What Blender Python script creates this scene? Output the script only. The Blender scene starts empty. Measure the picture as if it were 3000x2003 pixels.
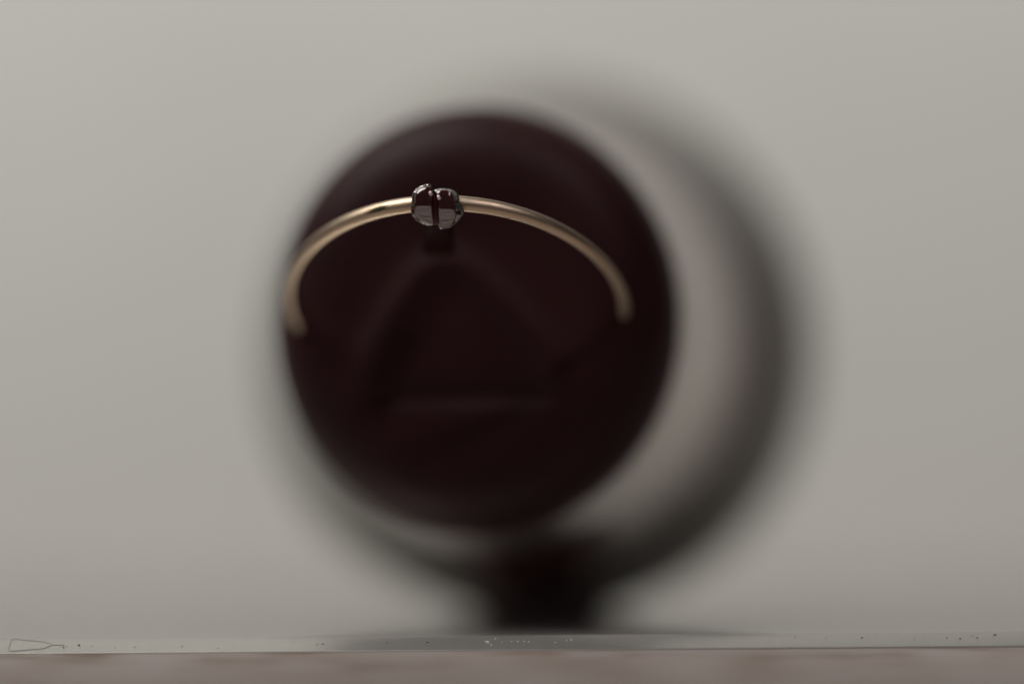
import bpy, bmesh, math, random
from mathutils import Vector, Matrix, noise

random.seed(7)
sc = bpy.context.scene
MM = 0.001
R = math.radians

# ------------------------------------------------------------------ camera
D = 254.0                      # focus distance, mm
PX = 55.68 / 3000.0            # mm per photograph pixel in the focus plane
cam_d = bpy.data.cameras.new('camera')
cam = bpy.data.objects.new('camera', cam_d)
sc.collection.objects.link(cam)
cam.location = (0, -D * MM, 0)
cam.rotation_euler = (R(90), 0, 0)
cam_d.sensor_width = 36.0
cam_d.lens = 36.0 * D / 55.68
cam_d.clip_start = 0.005
cam_d.clip_end = 20.0
cam_d.dof.use_dof = True
cam_d.dof.focus_distance = D * MM
cam_d.dof.aperture_fstop = 5.2
cam_d.dof.aperture_blades = 0
sc.camera = cam

# ------------------------------------------------------------------ light
w = bpy.data.worlds.new('World')
sc.world = w
w.use_nodes = True
bg = w.node_tree.nodes['Background']
bg.inputs['Color'].default_value = (1.0, 0.95, 0.93, 1)
bg.inputs['Strength'].default_value = 0.022


def area(name, loc, target, size, power, col):
    l = bpy.data.lights.new(name, 'AREA')
    l.shape = 'DISK'
    l.size = size * MM
    l.energy = power
    l.color = col
    o = bpy.data.objects.new(name, l)
    sc.collection.objects.link(o)
    o.location = Vector(loc) * MM
    d = (Vector(target) - Vector(loc)).normalized()
    o.rotation_euler = d.to_track_quat('-Z', 'Y').to_euler()
    return o


area('window_light', (-400, -20, 680), (10, 60, 0), 560, 5.75, (1.0, 0.985, 0.93))
area('small_lamp', (130, -190, 350), (-3, 0, 8), 9, 0.30, (1.0, 0.93, 0.95))

sc.view_settings.view_transform = 'Standard'
sc.view_settings.look = 'None'
sc.view_settings.exposure = 0.0
sc.view_settings.gamma = 1.0
sc.cycles.use_denoising = True
sc.cycles.max_bounces = 8
sc.cycles.caustics_reflective = False


# ------------------------------------------------------------------ helpers
def P(px, py, d=0.0):
    """photograph pixel (3000 x 2003) at depth d (mm behind the focus plane) -> mm"""
    k = PX * (D + d) / D
    return Vector(((px - 1500.0) * k, d, (1001.5 - py) * k))


def mat(name, **kw):
    m = bpy.data.materials.new(name)
    m.use_nodes = True
    b = m.node_tree.nodes['Principled BSDF']
    for k, v in kw.items():
        b.inputs[k.replace('_', ' ')].default_value = (*v, 1) if isinstance(v, tuple) else v
    return m, m.node_tree, b


def node(nt, kind, **kw):
    n = nt.nodes.new(kind)
    for k, v in kw.items():
        if k in n.inputs:
            n.inputs[k].default_value = v
        else:
            setattr(n, k, v)
    return n


def ramp(nt, stops, src):
    r = nt.nodes.new('ShaderNodeValToRGB')
    el = r.color_ramp.elements
    while len(el) < len(stops):
        el.new(0.5)
    for e, (p, c) in zip(el, stops):
        e.position = p
        e.color = (*c, 1) if isinstance(c, tuple) else (c, c, c, 1)
    nt.links.new(src, r.inputs['Fac'])
    return r


def link_mesh(name, bm, material, parent=None, smooth=True):
    me = bpy.data.meshes.new(name)
    for v in bm.verts:
        v.co = v.co * MM
    bmesh.ops.recalc_face_normals(bm, faces=bm.faces)
    for f in bm.faces:
        f.smooth = smooth
    bm.to_mesh(me)
    bm.free()
    for m in (material if isinstance(material, list) else [material]):
        me.materials.append(m)
    o = bpy.data.objects.new(name, me)
    sc.collection.objects.link(o)
    if parent:
        o.parent = parent
        o.matrix_parent_inverse = parent.matrix_basis.inverted()
    return o


def empty(name, loc, label, cat):
    o = bpy.data.objects.new(name, None)
    sc.collection.objects.link(o)
    o.location = Vector(loc) * MM
    o.empty_display_size = 0.005
    o['label'] = label
    o['category'] = cat
    return o


def spline(pts, n, closed=True):
    """Catmull-Rom resample of 2-D points to n evenly spaced ones"""
    m = len(pts)
    out = []
    segs = m if closed else m - 1
    for i in range(segs):
        if closed:
            p0, p1, p2, p3 = (Vector(pts[(i + k) % m]) for k in (-1, 0, 1, 2))
        else:
            p0, p1, p2, p3 = (Vector(pts[min(max(i + k, 0), m - 1)]) for k in (-1, 0, 1, 2))
        for j in range(24):
            t = j / 24
            out.append(0.5 * ((2 * p1) + (p2 - p0) * t + (2 * p0 - 5 * p1 + 4 * p2 - p3) * t * t
                              + (3 * p1 - p0 - 3 * p2 + p3) * t ** 3))
    out.append(out[0] if closed else Vector(pts[-1]))
    ln = [0.0]
    for a, b in zip(out, out[1:]):
        ln.append(ln[-1] + (b - a).length)
    res, k = [], 0
    cnt = n if closed else n - 1
    for i in range(n):
        s = ln[-1] * i / cnt
        while k < len(ln) - 2 and ln[k + 1] < s:
            k += 1
        f = (s - ln[k]) / max(ln[k + 1] - ln[k], 1e-12)
        res.append(out[k].lerp(out[k + 1], min(max(f, 0), 1)))
    return res


def tube(bm, pts, rad, seg=8, closed=False):
    n = len(pts)
    rings = []
    for i, p in enumerate(pts):
        a = pts[(i - 1) % n] if closed or i else p
        b = pts[(i + 1) % n] if closed or i < n - 1 else p
        t = (b - a).normalized()
        u = t.cross(Vector((0.31, 0.87, 0.2))).normalized()
        v = t.cross(u)
        r = rad[i] if isinstance(rad, list) else rad
        rings.append([bm.verts.new(p + (u * math.cos(2 * math.pi * k / seg) + v * math.sin(2 * math.pi * k / seg)) * r)
                      for k in range(seg)])
    for i in range(n if closed else n - 1):
        A, B = rings[i], rings[(i + 1) % n]
        for k in range(seg):
            bm.faces.new((A[k], A[(k + 1) % seg], B[(k + 1) % seg], B[k]))
    if not closed:
        bm.faces.new(rings[0])
        bm.faces.new(rings[-1])


# ------------------------------------------------------------------ materials
M_BACK, nt, b = mat('white_paper', Base_Color=(0.77, 0.75, 0.71), Roughness=0.9)
n = node(nt, 'ShaderNodeTexNoise', Scale=14.0, Detail=3.0)
r = ramp(nt, [(0.3, (0.74, 0.738, 0.70)), (0.7, (0.775, 0.773, 0.735))], n.outputs['Fac'])
nt.links.new(r.outputs['Color'], b.inputs['Base Color'])

M_PLATE, nt, b = mat('white_glazed_plate', Base_Color=(0.93, 0.915, 0.885), Metallic=0.8, Roughness=0.2, IOR=1.55)
n = node(nt, 'ShaderNodeTexNoise', Scale=260.0, Detail=4.0)
bp = node(nt, 'ShaderNodeBump', Strength=0.06, Distance=0.0001)
nt.links.new(n.outputs['Fac'], bp.inputs['Height'])
nt.links.new(bp.outputs['Normal'], b.inputs['Normal'])

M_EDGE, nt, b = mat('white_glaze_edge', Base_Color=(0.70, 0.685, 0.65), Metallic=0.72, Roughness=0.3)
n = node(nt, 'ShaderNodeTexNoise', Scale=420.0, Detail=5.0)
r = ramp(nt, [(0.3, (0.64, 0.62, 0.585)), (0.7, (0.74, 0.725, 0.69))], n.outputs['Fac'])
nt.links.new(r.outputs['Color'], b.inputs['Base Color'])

M_FRONT, nt, b = mat('darkened_front', Base_Color=(0.36, 0.315, 0.295), Roughness=0.85)  # front face coloured darker to tone down the light it catches

M_TABLE, nt, b = mat('pinkish_stone_table', Roughness=0.6)
tc = node(nt, 'ShaderNodeTexCoord')
n = node(nt, 'ShaderNodeTexNoise', Scale=190.0, Detail=2.0, Roughness=0.55)
n2 = node(nt, 'ShaderNodeTexNoise', Scale=140.0, Detail=2.0)
nt.links.new(tc.outputs['Object'], n.inputs['Vector'])
nt.links.new(tc.outputs['Object'], n2.inputs['Vector'])
r = ramp(nt, [(0.36, (0.15, 0.085, 0.05)), (0.45, (0.35, 0.285, 0.24)), (0.53, (0.46, 0.405, 0.40))], n.outputs['Fac'])
r2 = ramp(nt, [(0.35, (0.86, 0.80, 0.74)), (0.6, (1.0, 1.0, 1.0))], n2.outputs['Fac'])
mx = node(nt, 'ShaderNodeMix', data_type='RGBA', blend_type='MULTIPLY')
mx.inputs['Factor'].default_value = 1.0
nt.links.new(r.outputs['Color'], mx.inputs['A'])
nt.links.new(r2.outputs['Color'], mx.inputs['B'])
nt.links.new(mx.outputs['Result'], b.inputs['Base Color'])

# polished gold with fine scratches and tarnish running along the band
M_GOLD, nt, b = mat('worn_gold', Metallic=1.0, Roughness=0.3, Base_Color=(0.62, 0.46, 0.29))
uv = node(nt, 'ShaderNodeUVMap')
mp = node(nt, 'ShaderNodeMapping')
mp.inputs['Scale'].default_value = (1.1, 9.0, 1.0)
nt.links.new(uv.outputs['UV'], mp.inputs['Vector'])
n = node(nt, 'ShaderNodeTexNoise', Scale=1.6, Detail=6.0, Roughness=0.65)
nt.links.new(mp.outputs['Vector'], n.inputs['Vector'])
at = node(nt, 'ShaderNodeAttribute', attribute_name='tarnish')
th = node(nt, 'ShaderNodeMath', operation='MULTIPLY_ADD')
nt.links.new(at.outputs['Fac'], th.inputs[0])
th.inputs[1].default_value = 0.55
nt.links.new(n.outputs['Fac'], th.inputs[2])
r = ramp(nt, [(0.72, (0.49, 0.375, 0.275)), (0.80, (0.34, 0.25, 0.15)), (0.88, (0.05, 0.05, 0.035))], th.outputs[0])
nt.links.new(r.outputs['Color'], b.inputs['Base Color'])
rr = ramp(nt, [(0.35, 0.34), (0.8, 0.5)], n.outputs['Fac'])
nt.links.new(rr.outputs['Color'], b.inputs['Roughness'])
n3 = node(nt, 'ShaderNodeTexNoise', Scale=6.0, Detail=5.0)
mp3 = node(nt, 'ShaderNodeMapping')
mp3.inputs['Scale'].default_value = (1.0, 6.0, 1.0)
nt.links.new(uv.outputs['UV'], mp3.inputs['Vector'])
nt.links.new(mp3.outputs['Vector'], n3.inputs['Vector'])
bp = node(nt, 'ShaderNodeBump', Strength=0.35, Distance=0.00003)
nt.links.new(n3.outputs['Fac'], bp.inputs['Height'])
nt.links.new(bp.outputs['Normal'], b.inputs['Normal'])

M_SILVER, nt, b = mat('hammered_silver', Metallic=1.0, Roughness=0.2, Base_Color=(0.36, 0.34, 0.31))
n = node(nt, 'ShaderNodeTexNoise', Scale=3800.0, Detail=3.0)
tc = node(nt, 'ShaderNodeTexCoord')
nt.links.new(tc.outputs['Object'], n.inputs['Vector'])
bp = node(nt, 'ShaderNodeBump', Strength=1.0, Distance=0.00012)
nt.links.new(n.outputs['Fac'], bp.inputs['Height'])
nt.links.new(bp.outputs['Normal'], b.inputs['Normal'])
r = ramp(nt, [(0.42, (0.06, 0.045, 0.04)), (0.56, (0.32, 0.305, 0.28))], n.outputs['Fac'])
nt.links.new(r.outputs['Color'], b.inputs['Base Color'])

M_STONE, nt, b = mat('garnet', Base_Color=(0.022, 0.003, 0.003), Roughness=0.03, IOR=2.5)
tc = node(nt, 'ShaderNodeTexCoord')
n = node(nt, 'ShaderNodeTexNoise', Scale=5200.0, Detail=2.0)
nt.links.new(tc.outputs['Object'], n.inputs['Vector'])
r = ramp(nt, [(0.66, 0.02), (0.74, 0.25)], n.outputs['Fac'])
nt.links.new(r.outputs['Color'], b.inputs['Roughness'])
r = ramp(nt, [(0.3, (0.028, 0.003, 0.003)), (0.7, (0.048, 0.007, 0.004))], n.outputs['Fac'])
nt.links.new(r.outputs['Color'], b.inputs['Base Color'])

M_BRIDGE, nt, b = mat('red_brown_enamel', Base_Color=(0.15, 0.03, 0.024), Roughness=0.3)
M_DARKBASE, nt, b = mat('dark_setting_metal', Base_Color=(0.020, 0.006, 0.006), Roughness=0.5, IOR=1.15)
M_BEAD, nt, b = mat('polished_bead', Metallic=1.0, Base_Color=(0.85, 0.66, 0.72), Roughness=0.06)

M_PLUM, nt, b = mat('plum_lacquer', Base_Color=(0.030, 0.008, 0.010), Roughness=0.5, IOR=1.2)
n = node(nt, 'ShaderNodeTexNoise', Scale=160.0, Detail=4.0)
tc = node(nt, 'ShaderNodeTexCoord')
nt.links.new(tc.outputs['Object'], n.inputs['Vector'])
r = ramp(nt, [(0.3, (0.021, 0.006, 0.0075)), (0.7, (0.030, 0.0085, 0.0105))], n.outputs['Fac'])
nt.links.new(r.outputs['Color'], b.inputs['Base Color'])

M_FOOT, nt, b = mat('maroon_foot', Base_Color=(0.05, 0.012, 0.013), Roughness=0.5, IOR=1.3)
M_SIDE, nt, b = mat('pewter_side', Metallic=0.85, Base_Color=(0.80, 0.735, 0.71), Roughness=0.26)
M_RIM, nt, b = mat('dark_rim', Base_Color=(0.29, 0.28, 0.255), Roughness=0.5, IOR=1.4)

M_DUST, nt, b = mat('dark_dust', Base_Color=(0.05, 0.05, 0.04), Roughness=0.9)
M_LINT, nt, b = mat('pale_dust', Base_Color=(0.85, 0.82, 0.8), Roughness=0.8)
M_FIBRE, nt, b = mat('grey_fibre', Base_Color=(0.47, 0.45, 0.42), Roughness=0.8)

# ------------------------------------------------------------------ setting
PLATE_TOP = (1001.5 - 1865) * PX            # -16.0 mm
ROLL = 0.0072                 # and its edge rises a little towards the right
PLATE_BOT = PLATE_TOP - 0.72
SLOPE = math.tan(R(3.0))      # the table falls away a little towards the back


def edge_drop(y):
    """how far the rounded front edge has fallen at depth y (1.2 .. -1.0 mm)"""
    t = min(max((1.2 - y) / 2.2, 0.0), 1.0)
    return 0.60 * t ** 1.3


# table sheet
bm = bmesh.new()
for x, y in ((-170, -95), (170, -95), (170, 330), (-170, 330)):
    bm.verts.new((x, y, PLATE_BOT - 0.02 - y * SLOPE + x * ROLL))
bm.faces.new(bm.verts)
o = link_mesh('table_top', bm, M_TABLE, smooth=False)
o['kind'] = 'structure'

# paper backdrop: vertical sheet that bends forward and lies behind the plate
bm = bmesh.new()
prof = []
y, z = 122.0, PLATE_BOT - 122.0 * SLOPE
lean = 2.0
while z < 420:
    prof.append((y, z))
    st = 3.0 if z < 60 else 20.0
    lean = 14.0 + 12.0 * min(max((z + 17) / 60.0, 0.0), 1.0) ** 1.1
    y += st * math.sin(R(lean))
    z += st * math.cos(R(lean))
cols = []
for (y, z) in prof:
    cols.append([bm.verts.new((x, y, z)) for x in (-140, 0, 140)])
for A, B in zip(cols, cols[1:]):
    for k in range(2):
        bm.faces.new((A[k], A[k + 1], B[k + 1], B[k]))
o = link_mesh('backdrop', bm, M_BACK)
o['kind'] = 'structure'

# white glossy plate with a rounded front edge (the sharp strip with the dust)
bm = bmesh.new()
prof = []
yb = 111.0
for k in range(31):
    y = 1.2 - 2.2 * k / 30
    prof.append((y, PLATE_TOP - edge_drop(y)))
for k in range(1, 7):
    a = R(55 * k / 6)
    prof.append((-1.0 - 0.07 * math.sin(a), PLATE_TOP - 0.60 - 0.10 * k / 6))
prof.append((-1.05, PLATE_BOT))
prof.append((yb, PLATE_BOT - yb * SLOPE))
prof.append((yb, PLATE_TOP - (yb - 1.2) * SLOPE))
A = [bm.verts.new((-85, y, z - 85 * ROLL)) for y, z in prof]
B = [bm.verts.new((85, y, z + 85 * ROLL)) for y, z in prof]
m = len(prof)
for k in range(m):
    bm.faces.new((A[k], A[(k + 1) % m], B[(k + 1) % m], B[k]))
bm.faces.new(A)
bm.faces.new(B)
bm.faces.ensure_lookup_table()
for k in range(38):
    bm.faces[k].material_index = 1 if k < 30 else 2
plate = link_mesh('glazed_plate', bm, [M_PLATE, M_EDGE, M_FRONT], smooth=False)
for f in plate.data.polygons:
    f.use_smooth = len(f.vertices) == 4 and abs(f.normal.z) < 0.999
plate['label'] = 'thin white glossy plate with a dusty rounded front edge under the dark holder'
plate['category'] = 'plate'


def edge_point(px, py):
    """a point on the rounded front edge of the plate"""
    x = (px - 1500.0) * PX
    z = (1001.5 - py) * PX - x * ROLL
    y = -1.0
    for k in range(60):
        y = 1.2 - 2.2 * k / 59
        if PLATE_TOP - edge_drop(y) <= z:
            break
    return Vector((x, y, PLATE_TOP - edge_drop(y) + x * ROLL))


# dust specks on the edge
bm = bmesh.new()
dark = [(231, 1889, 5.5), (188, 1894, 3.2), (197, 1892, 2.4), (270, 1891, 2.8), (339, 1894, 2.2), (397, 1893, 2.6), (534, 1891, 2.6),
        (640, 1895, 1.8), (930, 1886, 3.0), (945, 1885, 2.6), (853, 1882, 2), (1132, 1881, 2.2), (1252, 1881, 4.2),
        (2527, 1868, 4.2), (2542, 1870, 2.2), (2332, 1866, 2.6), (2422, 1868, 1.8), (2567, 1862, 1.8), (2680, 1870, 2.4), (2708, 1864, 1.6),
        (2775, 1867, 2.8), (2813, 1869, 3.0), (2850, 1864, 2.0), (2864, 1868, 2.6), (2918, 1861, 4.0)]
lint = [(1430, 1880, 3.6), (1440, 1886, 2.6), (1424, 1878, 2.2), (1452, 1872, 2.4), (1471, 1879, 2.2), (1500, 1878, 2.4),
        (1518, 1878, 2.4), (1537, 1878, 2.2), (1549, 1879, 2.8), (1628, 1880, 1.8), (1660, 1875, 1.8), (1674, 1874, 2.4),
        (1878, 1876, 1.8)]
for i in range(46):
    x = random.uniform(20, 2980)
    dark.append((x, random.uniform(1878, 1902) - 0.0072 * x, random.uniform(0.7, 1.3)))
for (lst, mi) in ((dark, 0), (lint, 1)):
    for px, py, s in lst:
        c = edge_point(px, py)
        res = bmesh.ops.create_icosphere(bm, subdivisions=2, radius=s * PX * (0.85 if mi == 0 else 1.2))
        ax = Vector((random.uniform(.7, 1.35), random.uniform(.5, .8), random.uniform(.6, 1.1)))
        for v in res['verts']:
            k = 1 + 0.5 * noise.noise(v.co * 30 + Vector((px, py, 0)))
            v.co = Vector((v.co.x * ax.x, v.co.y * ax.y, v.co.z * ax.z)) * k + c
        for f in {f for v in res['verts'] for f in v.link_faces}:
            f.material_index = mi
o = link_mesh('dust', bm, [M_DUST, M_LINT])
o['kind'] = 'stuff'

# a looped fibre lying on the edge at the far left
loop = [(150, 1886), (120, 1881), (70, 1878), (32, 1876), (28, 1886), (30, 1901), (55, 1902), (90, 1899), (130, 1896), (150, 1889), (168, 1888.5), (188, 1889)]
bm = bmesh.new()
pts = [edge_point(p.x, p.y) + Vector((0, -0.006, 0.012)) for p in spline(loop, 70, closed=False)]
for i, p in enumerate(pts):
    p.z += 0.012 * noise.noise(Vector((i * 0.6, 0, 0)))
tube(bm, pts, 0.013, 6)
o = link_mesh('fibre', bm, M_FIBRE)
o['label'] = 'fine grey looped hair fibre stuck to the left end of the plate edge'
o['category'] = 'fibre'

# ------------------------------------------------------------------ dark round holder
F = P(1362, 922, 8.0)
Bk = Vector((1.5, 39.2, PLATE_TOP - 33.0 * SLOPE + 17.3))
ax = (Bk - F).normalized()
ux = Vector((1, 0, 0))
ux = (ux - ax * ux.dot(ax)).normalized()
uz = ux.cross(ax).normalized()
if uz.z < 0:
    uz = -uz
holder = empty('ring_holder', (Bk.x, 30, PLATE_TOP), 'dark plum round ring holder with grey flared body lying on the white plate', 'ring holder')


def lathe(name, prof, material, seg=128, disp=None):
    bm = bmesh.new()
    rings = []
    for (r_, t) in prof:
        if r_ < 1e-6:
            rings.append([bm.verts.new(F + ax * t)])
            continue
        row = []
        for k in range(seg):
            a = 2 * math.pi * k / seg
            vs = 1.05 - 0.05 * min(max((t - 10.0) / 12.0, 0.0), 1.0)   # the face is a little taller than wide
            p = F + ax * t + (ux * math.cos(a) + uz * math.sin(a) * vs) * r_
            if disp:
                p = p + ax * disp(p)
            row.append(bm.verts.new(p))
        rings.append(row)
    for A, B in zip(rings, rings[1:]):
        for k in range(seg):
            k2 = (k + 1) % seg
            if len(A) == 1:
                bm.faces.new((A[0], B[k2], B[k]))
            elif len(B) == 1:
                bm.faces.new((A[k], A[k2], B[0]))
            else:
                bm.faces.new((A[k], A[k2], B[k2], B[k]))
    return link_mesh(name, bm, material, holder)


def dist_poly(p, poly):
    best = 1e9
    for a, b_ in zip(poly, poly[1:]):
        ab = b_ - a
        t = max(0, min(1, (p - a).dot(ab) / ab.length_squared))
        best = min(best, (p - a - ab * t).length)
    return best


refl_arch = [Vector((q.x, q.y)) for q in spline([(1072, 1140), (1085, 1050), (1150, 930), (1215, 830), (1270, 780), (1350, 780), (1420, 830), (1520, 930), (1605, 1040), (1640, 1140)], 40, closed=False)]
refl_base = [Vector((1070, 1165)), Vector((1640, 1150))]  # outline of a faint reflection, shaped into the face as relief


def face_disp(p):
    k = PX * (D + p.y) / D
    q = Vector((p.x / k + 1500, 1001.5 - p.z / k))
    d1 = dist_poly(q, refl_arch)
    d2 = dist_poly(q, refl_base)
    return -0.42 * math.exp(-(d1 / 50) ** 2) + 0.28 * math.exp(-(d2 / 30) ** 2)


face_prof = [(0, 0)] + [(0.12 + i * 0.16, 0.0) for i in range(46)]
rr0 = face_prof[-1][0]
face_prof += [(8.4, .12), (9.2, .38), (9.9, .8), (10.5, 1.4), (10.95, 2.1), (11.35, 3.0), (11.62, 4.0), (11.7, 4.8)]
lathe('cushion_face', face_prof, M_PLUM, 160, face_disp)
lathe('side_wall', [(11.7, 4.8), (11.72, 5.6), (11.8, 9), (12.4, 14), (13.1, 19), (13.65, 22.5), (13.95, 24.0)], M_SIDE)
lathe('flared_rim', [(13.95, 24.0), (14.7, 24.3), (15.4, 25.0), (16.1, 26.1), (16.6, 27.5), (16.95, 29.2), (17.3, 31.2), (17.4, 33.0), (16.9, 34.4), (16.0, 35.2), (0, 35.2)], M_RIM)

# plum foot that carries the body and stands on the plate
bm = bmesh.new()
rows = []
for (zt, xc, hw, y0, y1) in ((-7.5, 0.0, 6.6, 15.5, 36.0), (-9.6, 0.1, 6.4, 16.5, 36.5), (-11.3, 0.3, 5.6, 20.0, 37.0), (-13.3, 1.1, 4.4, 26.0, 38.5), (-15.2, 1.7, 3.5, 30.0, 39.5),
                             (-16.6, 1.9, 3.6, 31.5, 40.5), (None, 2.0, 5.4, 30.0, 41.5)):
    row = []
    for k in range(48):
        a = 2 * math.pi * k / 48
        cx = math.copysign(abs(math.cos(a)) ** 0.7, math.cos(a))
        cy = math.copysign(abs(math.sin(a)) ** 0.5, math.sin(a))
        y = (y0 + y1) / 2 + (y1 - y0) / 2 * cy
        x = xc + hw * cx
        z = zt if zt is not None else PLATE_TOP - (y - 1.2) * SLOPE + x * ROLL + 0.01
        row.append(bm.verts.new((x, y, z)))
    rows.append(row)
for A, B in zip(rows, rows[1:]):
    for k in range(48):
        bm.faces.new((A[k], A[(k + 1) % 48], B[(k + 1) % 48], B[k]))
bm.faces.new(rows[0])
bm.faces.new(rows[-1])
link_mesh('foot', bm, M_FOOT, holder)

# ------------------------------------------------------------------ ring
ring = empty('finger_ring', P(1340, 895, 8.0), 'thin worn gold ring with two dark red stones standing against the plum holder', 'ring')
RC = P(1340, 898, 7.5) + Vector((0, 0.25, 0))
RR = 488 * PX * (D + 7.5) / D
roll = R(1.8)
e1 = Vector((math.cos(roll), -0.15, math.sin(roll))).normalized()
e2 = Vector((-0.594 * math.sin(roll), -0.804, 0.594 * math.cos(roll)))
e2 = (e2 - e1 * e2.dot(e1)).normalized()
e3 = e1.cross(e2).normalized()
bm = bmesh.new()
uvl = bm.loops.layers.uv.new('UVMap')
tl = bm.verts.layers.float.new('tarnish')
NS, NT = 320, 32
grid = []
a_head = R(97)
for i in range(NS):
    a = 2 * math.pi * i / NS
    row = []
    for j in range(NT):
        bb = 2 * math.pi * j / NT
        ca, sa = math.cos(bb), math.sin(bb)
        # D-shaped wire: a little flatter inside
        rad = 0.43 * ca if ca > 0 else 0.30 * ca
        wob = 1 + 0.02 * noise.noise(Vector((math.cos(a) * 4, math.sin(a) * 4, ca)))
        wid = 0.47 * sa
        taper = 1.03 - 0.25 * math.sin(min(abs(a - a_head), math.pi / 2)) ** 2    # the band narrows away from the head
        rad *= taper
        wid *= taper
        er = e1 * math.cos(a) + e2 * math.sin(a)
        v = bm.verts.new(RC + er * (RR + rad * wob) + e3 * wid * wob)
        da = math.degrees(a - a_head)
        t = 0.0
        # brown tarnish streaks close to the head
        u = math.sin(bb - R(25))
        if 4 < da < 24:
            t = max(t, math.exp(-((da - 11) / 6.0) ** 2) * math.exp(-((bb - R(20) + (math.pi * 2 if bb - R(20) < -math.pi else 0)) / 0.38) ** 2))
        if -30 < da < -6:
            t = max(t, 0.9 * math.exp(-((da + 15) / 6.0) ** 2) * math.exp(-((bb - R(52)) / 0.16) ** 2))
        v[tl] = t
        row.append(v)
    grid.append(row)
for i in range(NS):
    for j in range(NT):
        i2, j2 = (i + 1) % NS, (j + 1) % NT
        f = bm.faces.new((grid[i][j], grid[i][j2], grid[i2][j2], grid[i2][j]))
        for lp, (ii, jj) in zip(f.loops, ((i, j), (i, j + 1), (i + 1, j + 1), (i + 1, j))):
            lp[uvl].uv = (ii / NS * 58.0, jj / NT * 3.0)
link_mesh('band', bm, M_GOLD, ring)


# head: outlines read in a 7.84x enlargement whose corner is (1150, 520)
HY = -0.62      # the head stands this far in front of the band's centre line


def H(pts):
    return [(1150 + x / 7.84, 520 + y / 7.84) for x, y in pts]


def pillow(bm, outline, y_edge, bulge, y_back, steps=22, n=96, power=6.0, dome=0.0):
    """cushion-shaped solid on a traced outline: domed to the front, straight wall to the back"""
    o2 = spline(outline, n)
    c = Vector((0, 0))
    for p in o2:
        c += p
    c /= n
    rows = []
    back = [bm.verts.new(P(p.x, p.y, 0) + Vector((0, y_back + HY, 0))) for p in o2]
    rows.append(back)
    half = max(abs(p.y - c.y) for p in o2)
    for s in range(steps):
        f = math.cos(math.pi / 2 * s / steps)          # 1 at the edge .. 0 at the middle
        row = []
        for p in o2:
            q = c + (p - c) * f
            zn = (q.y - c.y) / half
            h = bulge * (max(0.0, 1 - f ** power)) ** 0.5 + dome * (1 - (zn + 0.28) ** 2) * (1 - f ** 12)
            row.append(bm.verts.new(P(q.x, q.y, 0) + Vector((0, y_edge - h + HY, 0))))
        rows.append(row)
    top = bm.verts.new(P(c.x, c.y, 0) + Vector((0, y_edge - bulge - dome * (1 - 0.28 ** 2) + HY, 0)))
    for A, B in zip(rows, rows[1:]):
        for k in range(n):
            bm.faces.new((A[k], A[(k + 1) % n], B[(k + 1) % n], B[k]))
    for k in range(n):
        bm.faces.new((rows[-1][k], rows[-1][(k + 1) % n], top))
    bm.faces.new(back)


left_st = H([(866, 200), (720, 226), (600, 285), (522, 390), (503, 560), (495, 760), (512, 880), (600, 972), (720, 1042), (840, 1082),
             (930, 1078), (940, 980), (930, 820), (925, 640), (920, 470), (905, 330), (893, 235)])
right_st = H([(1010, 318), (1150, 282), (1300, 300), (1395, 370), (1436, 500), (1450, 650), (1468, 800), (1460, 930), (1400, 1060),
              (1300, 1146), (1170, 1180), (1092, 1160), (1068, 1040), (1050, 900), (1040, 700), (1030, 520), (1004, 400)])
left_bz = H([(885, 160), (750, 172), (640, 207), (540, 268), (478, 350), (450, 460), (438, 600), (428, 730), (440, 840), (490, 945),
             (580, 1018), (700, 1078), (830, 1106), (950, 1100), (955, 1000), (945, 640), (930, 420), (905, 260)])
right_bz = H([(930, 310), (985, 290), (1060, 262), (1200, 256), (1350, 276), (1450, 328), (1512, 410), (1546, 540), (1590, 650), (1640, 770),
              (1625, 880), (1590, 950), (1500, 1020), (1400, 1108), (1300, 1168), (1170, 1194), (1085, 1185), (1050, 1090), (1035, 900), (1015, 640), (985, 420)])

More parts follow.
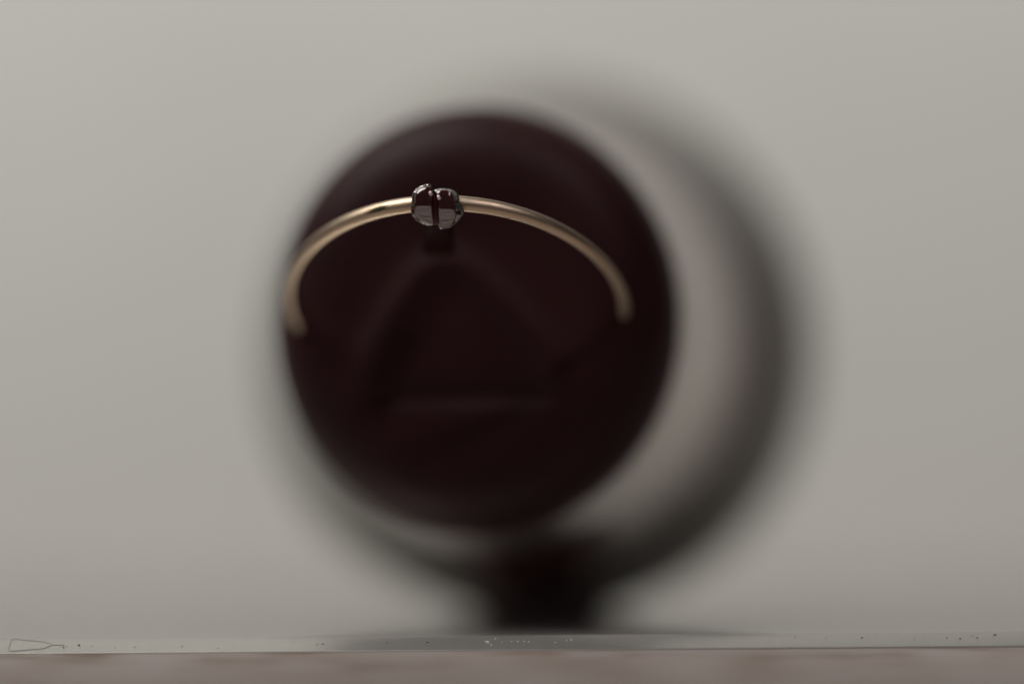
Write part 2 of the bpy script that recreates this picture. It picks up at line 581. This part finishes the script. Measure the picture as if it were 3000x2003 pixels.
bm = bmesh.new()
pillow(bm, left_bz, 0.12, 0.20, 0.95, steps=10, power=3.0)
bz = link_mesh('bezel', bm, M_SILVER, ring)
bm = bmesh.new()
pillow(bm, left_st, 0.0, 0.18, 0.4, power=14.0, dome=0.19)
link_mesh('stone', bm, M_STONE, bz)['label'] = 'left dark red stone standing slightly higher'
bm = bmesh.new()
pillow(bm, right_bz, 0.14, 0.20, 0.97, steps=10, power=3.0)
bz2 = link_mesh('bezel', bm, M_SILVER, ring)
bm = bmesh.new()
pillow(bm, right_st, 0.02, 0.18, 0.4, power=14.0, dome=0.19)
link_mesh('stone', bm, M_STONE, bz2)['label'] = 'right dark red stone set slightly lower'

# two polished beads added in the groove to make the glints between the stones
for (zx, zy, s, par) in ((886, 378, 6.2, bz), (1076, 470, 6.2, bz2)):
    q = H([(zx, zy)])[0]
    bm = bmesh.new()
    bmesh.ops.create_icosphere(bm, subdivisions=3, radius=s * PX)
    for v in bm.verts:
        v.co = Vector((v.co.x, v.co.y * 0.8, v.co.z)) + P(q[0], q[1], 0) + Vector((0, -0.36 + HY, 0))
    link_mesh('glint_bead', bm, M_BEAD, par)

# reddish bridge lying deeper in the groove between the stones
bm = bmesh.new()
pillow(bm, H([(905, 330), (950, 300), (1000, 330), (1040, 520), (1055, 800), (1062, 1060), (1000, 1085), (935, 1070), (925, 800), (915, 520)]), 0.16, 0.1, 0.8, power=2.0)
link_mesh('bridge', bm, M_BRIDGE, ring)

# dark collar of the setting under the stones
bm = bmesh.new()
rows = []
for (cy, hw, d) in ((600, 42, 0.9), (655, 43, 1.3), (700, 44, 2.8), (742, 47, 4.6)):
    row = []
    for k in range(32):
        a = 2 * math.pi * k / 32
        sx = math.copysign(abs(math.cos(a)) ** 0.5, math.cos(a))
        sy = math.copysign(abs(math.sin(a)) ** 0.5, math.sin(a))
        p = P(1282 + hw * sx, cy, 0) + Vector((0, d + 0.8 * sy + 0.5, 0.0))
        row.append(bm.verts.new(p))
    rows.append(row)
for A, B in zip(rows, rows[1:]):
    for k in range(32):
        bm.faces.new((A[k], A[(k + 1) % 32], B[(k + 1) % 32], B[k]))
bm.faces.new(rows[0])
bm.faces.new(rows[-1])
link_mesh('setting_collar', bm, M_DARKBASE, ring)
